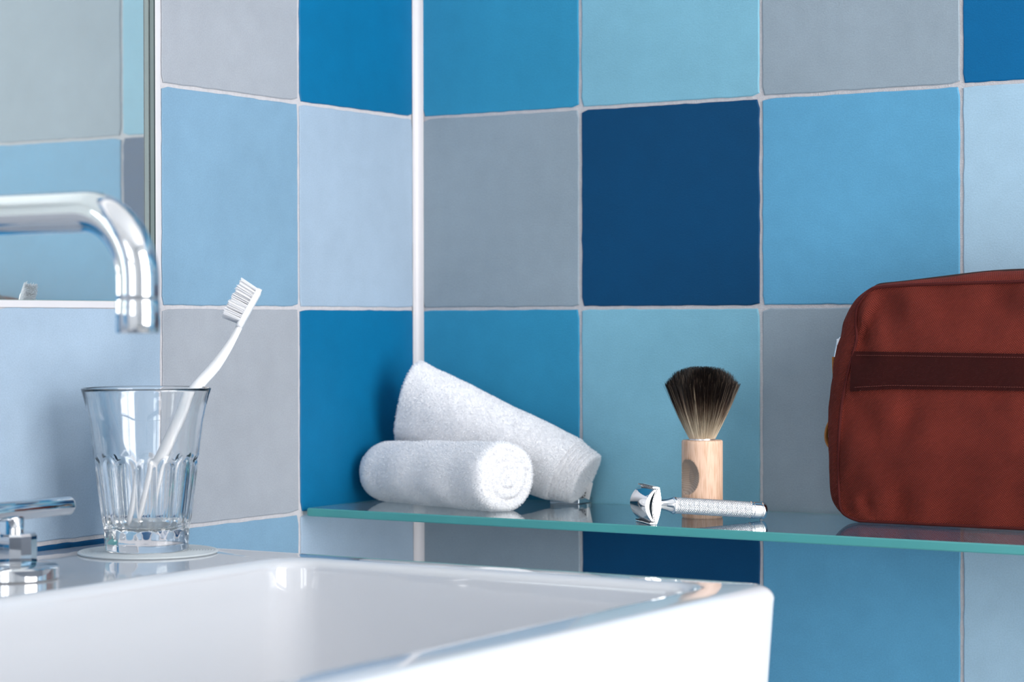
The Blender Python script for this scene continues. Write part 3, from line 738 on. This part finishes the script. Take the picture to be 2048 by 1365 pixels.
# webbing band following the panel
def panel_y(x, z):
    d = (V[:, 0]-x)**2+(V[:, 2]-z)**2; i = np.argsort(d)[:6]; wgt = 1/(d[i]+1e-8); return float((V[i, 1]*wgt).sum()/wgt.sum())
xs = np.linspace(.3955, 2*XM-.3955, 70); top_, bot_ = -.0308, -.0556
NZ = 11
gr = []
for x in xs:
    zt = top_-.001*(x-.396)/.12; zb_ = bot_-.0022*max(0, 1-(x-.3955)/.03)
    for j in range(NZ): 
        z = zt+(zb_-zt)*j/(NZ-1); gr.append((x, z))
yy = np.array([panel_y(x, z) for x, z in gr]).reshape(70, NZ)
for _ in range(3): yy[1:-1] = (yy[:-2]+yy[1:-1]*2+yy[2:])/4; yy[:, 1:-1] = (yy[:, :-2]+yy[:, 1:-1]*2+yy[:, 2:])/4
fy = np.array([(x, yy.ravel()[i]-.0013, z) for i, (x, z) in enumerate(gr)]); by = fy+[0, .0016, 0]
Fb = grid_faces(70, NZ, False); nB = len(fy)
V2 = np.vstack([fy, by]); F2 = Fb+[tuple(i+nB for i in f[::-1]) for f in Fb]
for i in range(69):
    for j in (0, NZ-1): a_, b_ = i*NZ+j, (i+1)*NZ+j; F2.append((a_, b_, b_+nB, a_+nB))
band = part('webbing_band', V2, F2, strapm, bag, True, 50)
thread = mat('red_thread', rgb(90, 28, 22), .7, noise=.05, nscale=400)
ms = []
for j in (1, NZ-2):
    for i in range(1, 66):
        p = fy[i*NZ+j]; q = fy[(i+1)*NZ+j]; d = (q-p)
        for s0 in (.0, .5): ms.append(tube([p+d*(s0+.06)-[0, .0002, 0], p+d*(s0+.24)-[0, .0004, 0], p+d*(s0+.42)-[0, .0002, 0]], .00022, 5))
part('stitching', *join(*ms), thread, band, kind='stuff')
# zip running round the gusset, with its slider, ring and leather pull on the left end
zipm = mat('dark_zip', rgb(48, 22, 20), .6, noise=.1, nscale=500)
zr = []
for i in range(-2, 118):
    i = i % 240
    if PS[i, 1] < -.115: break
    P = PS[i]+NN[i]*(off_l(.0184)[i]+.0004); c = np.array([P[0], -.040, P[1]]); n3 = np.array([NN[i, 0], 0, NN[i, 1]])
    zr.append([c+n3*.0007*b_+np.array([0, 1, 0])*.0035*a for a, b_ in ((-1, -1), (1, -1), (1, 1), (-1, 1))])
part('zip', *rings(zr), zipm, bag, False)
zx = .3745
zp = part('zip_slider', *join(slab(np.array([zx+.0042, -.0400, -.0270]), np.array([.0012, 0, .0004]), np.array([0, .0035, 0]), np.array([-.0009, 0, .0045])),
         tube([(zx+.0038, -.040, -.0215), (zx+.0016, -.040, -.0240), (zx+.0006, -.040, -.0290), (zx-.0006, -.040, -.0345), (zx-.0010, -.040, -.0365)], .0009, 10)), chrome, bag, True, 40, label='chrome zip slider')
part('pull_tab', *tube(smooth_path([(zx-.0014, -.040, -.0350), (zx-.0012, -.040, -.0420), (zx-.0006, -.040, -.0500), (zx+.0012, -.040, -.0600), (zx+.0020, -.040, -.066)], 14), [.0024]*14, 10, True, .45), leather, zp, label='tan leather pull')
part('leather_loop', *tube(smooth_path([(.3745, -.040, -.0770), (.3700, -.040, -.0800), (.3676, -.040, -.0860), (.3676, -.040, -.0920), (.3700, -.040, -.0965), (.3745, -.040, -.0985)], 24), .0022, 12, True, .5), leather, bag, label='tan leather loop')
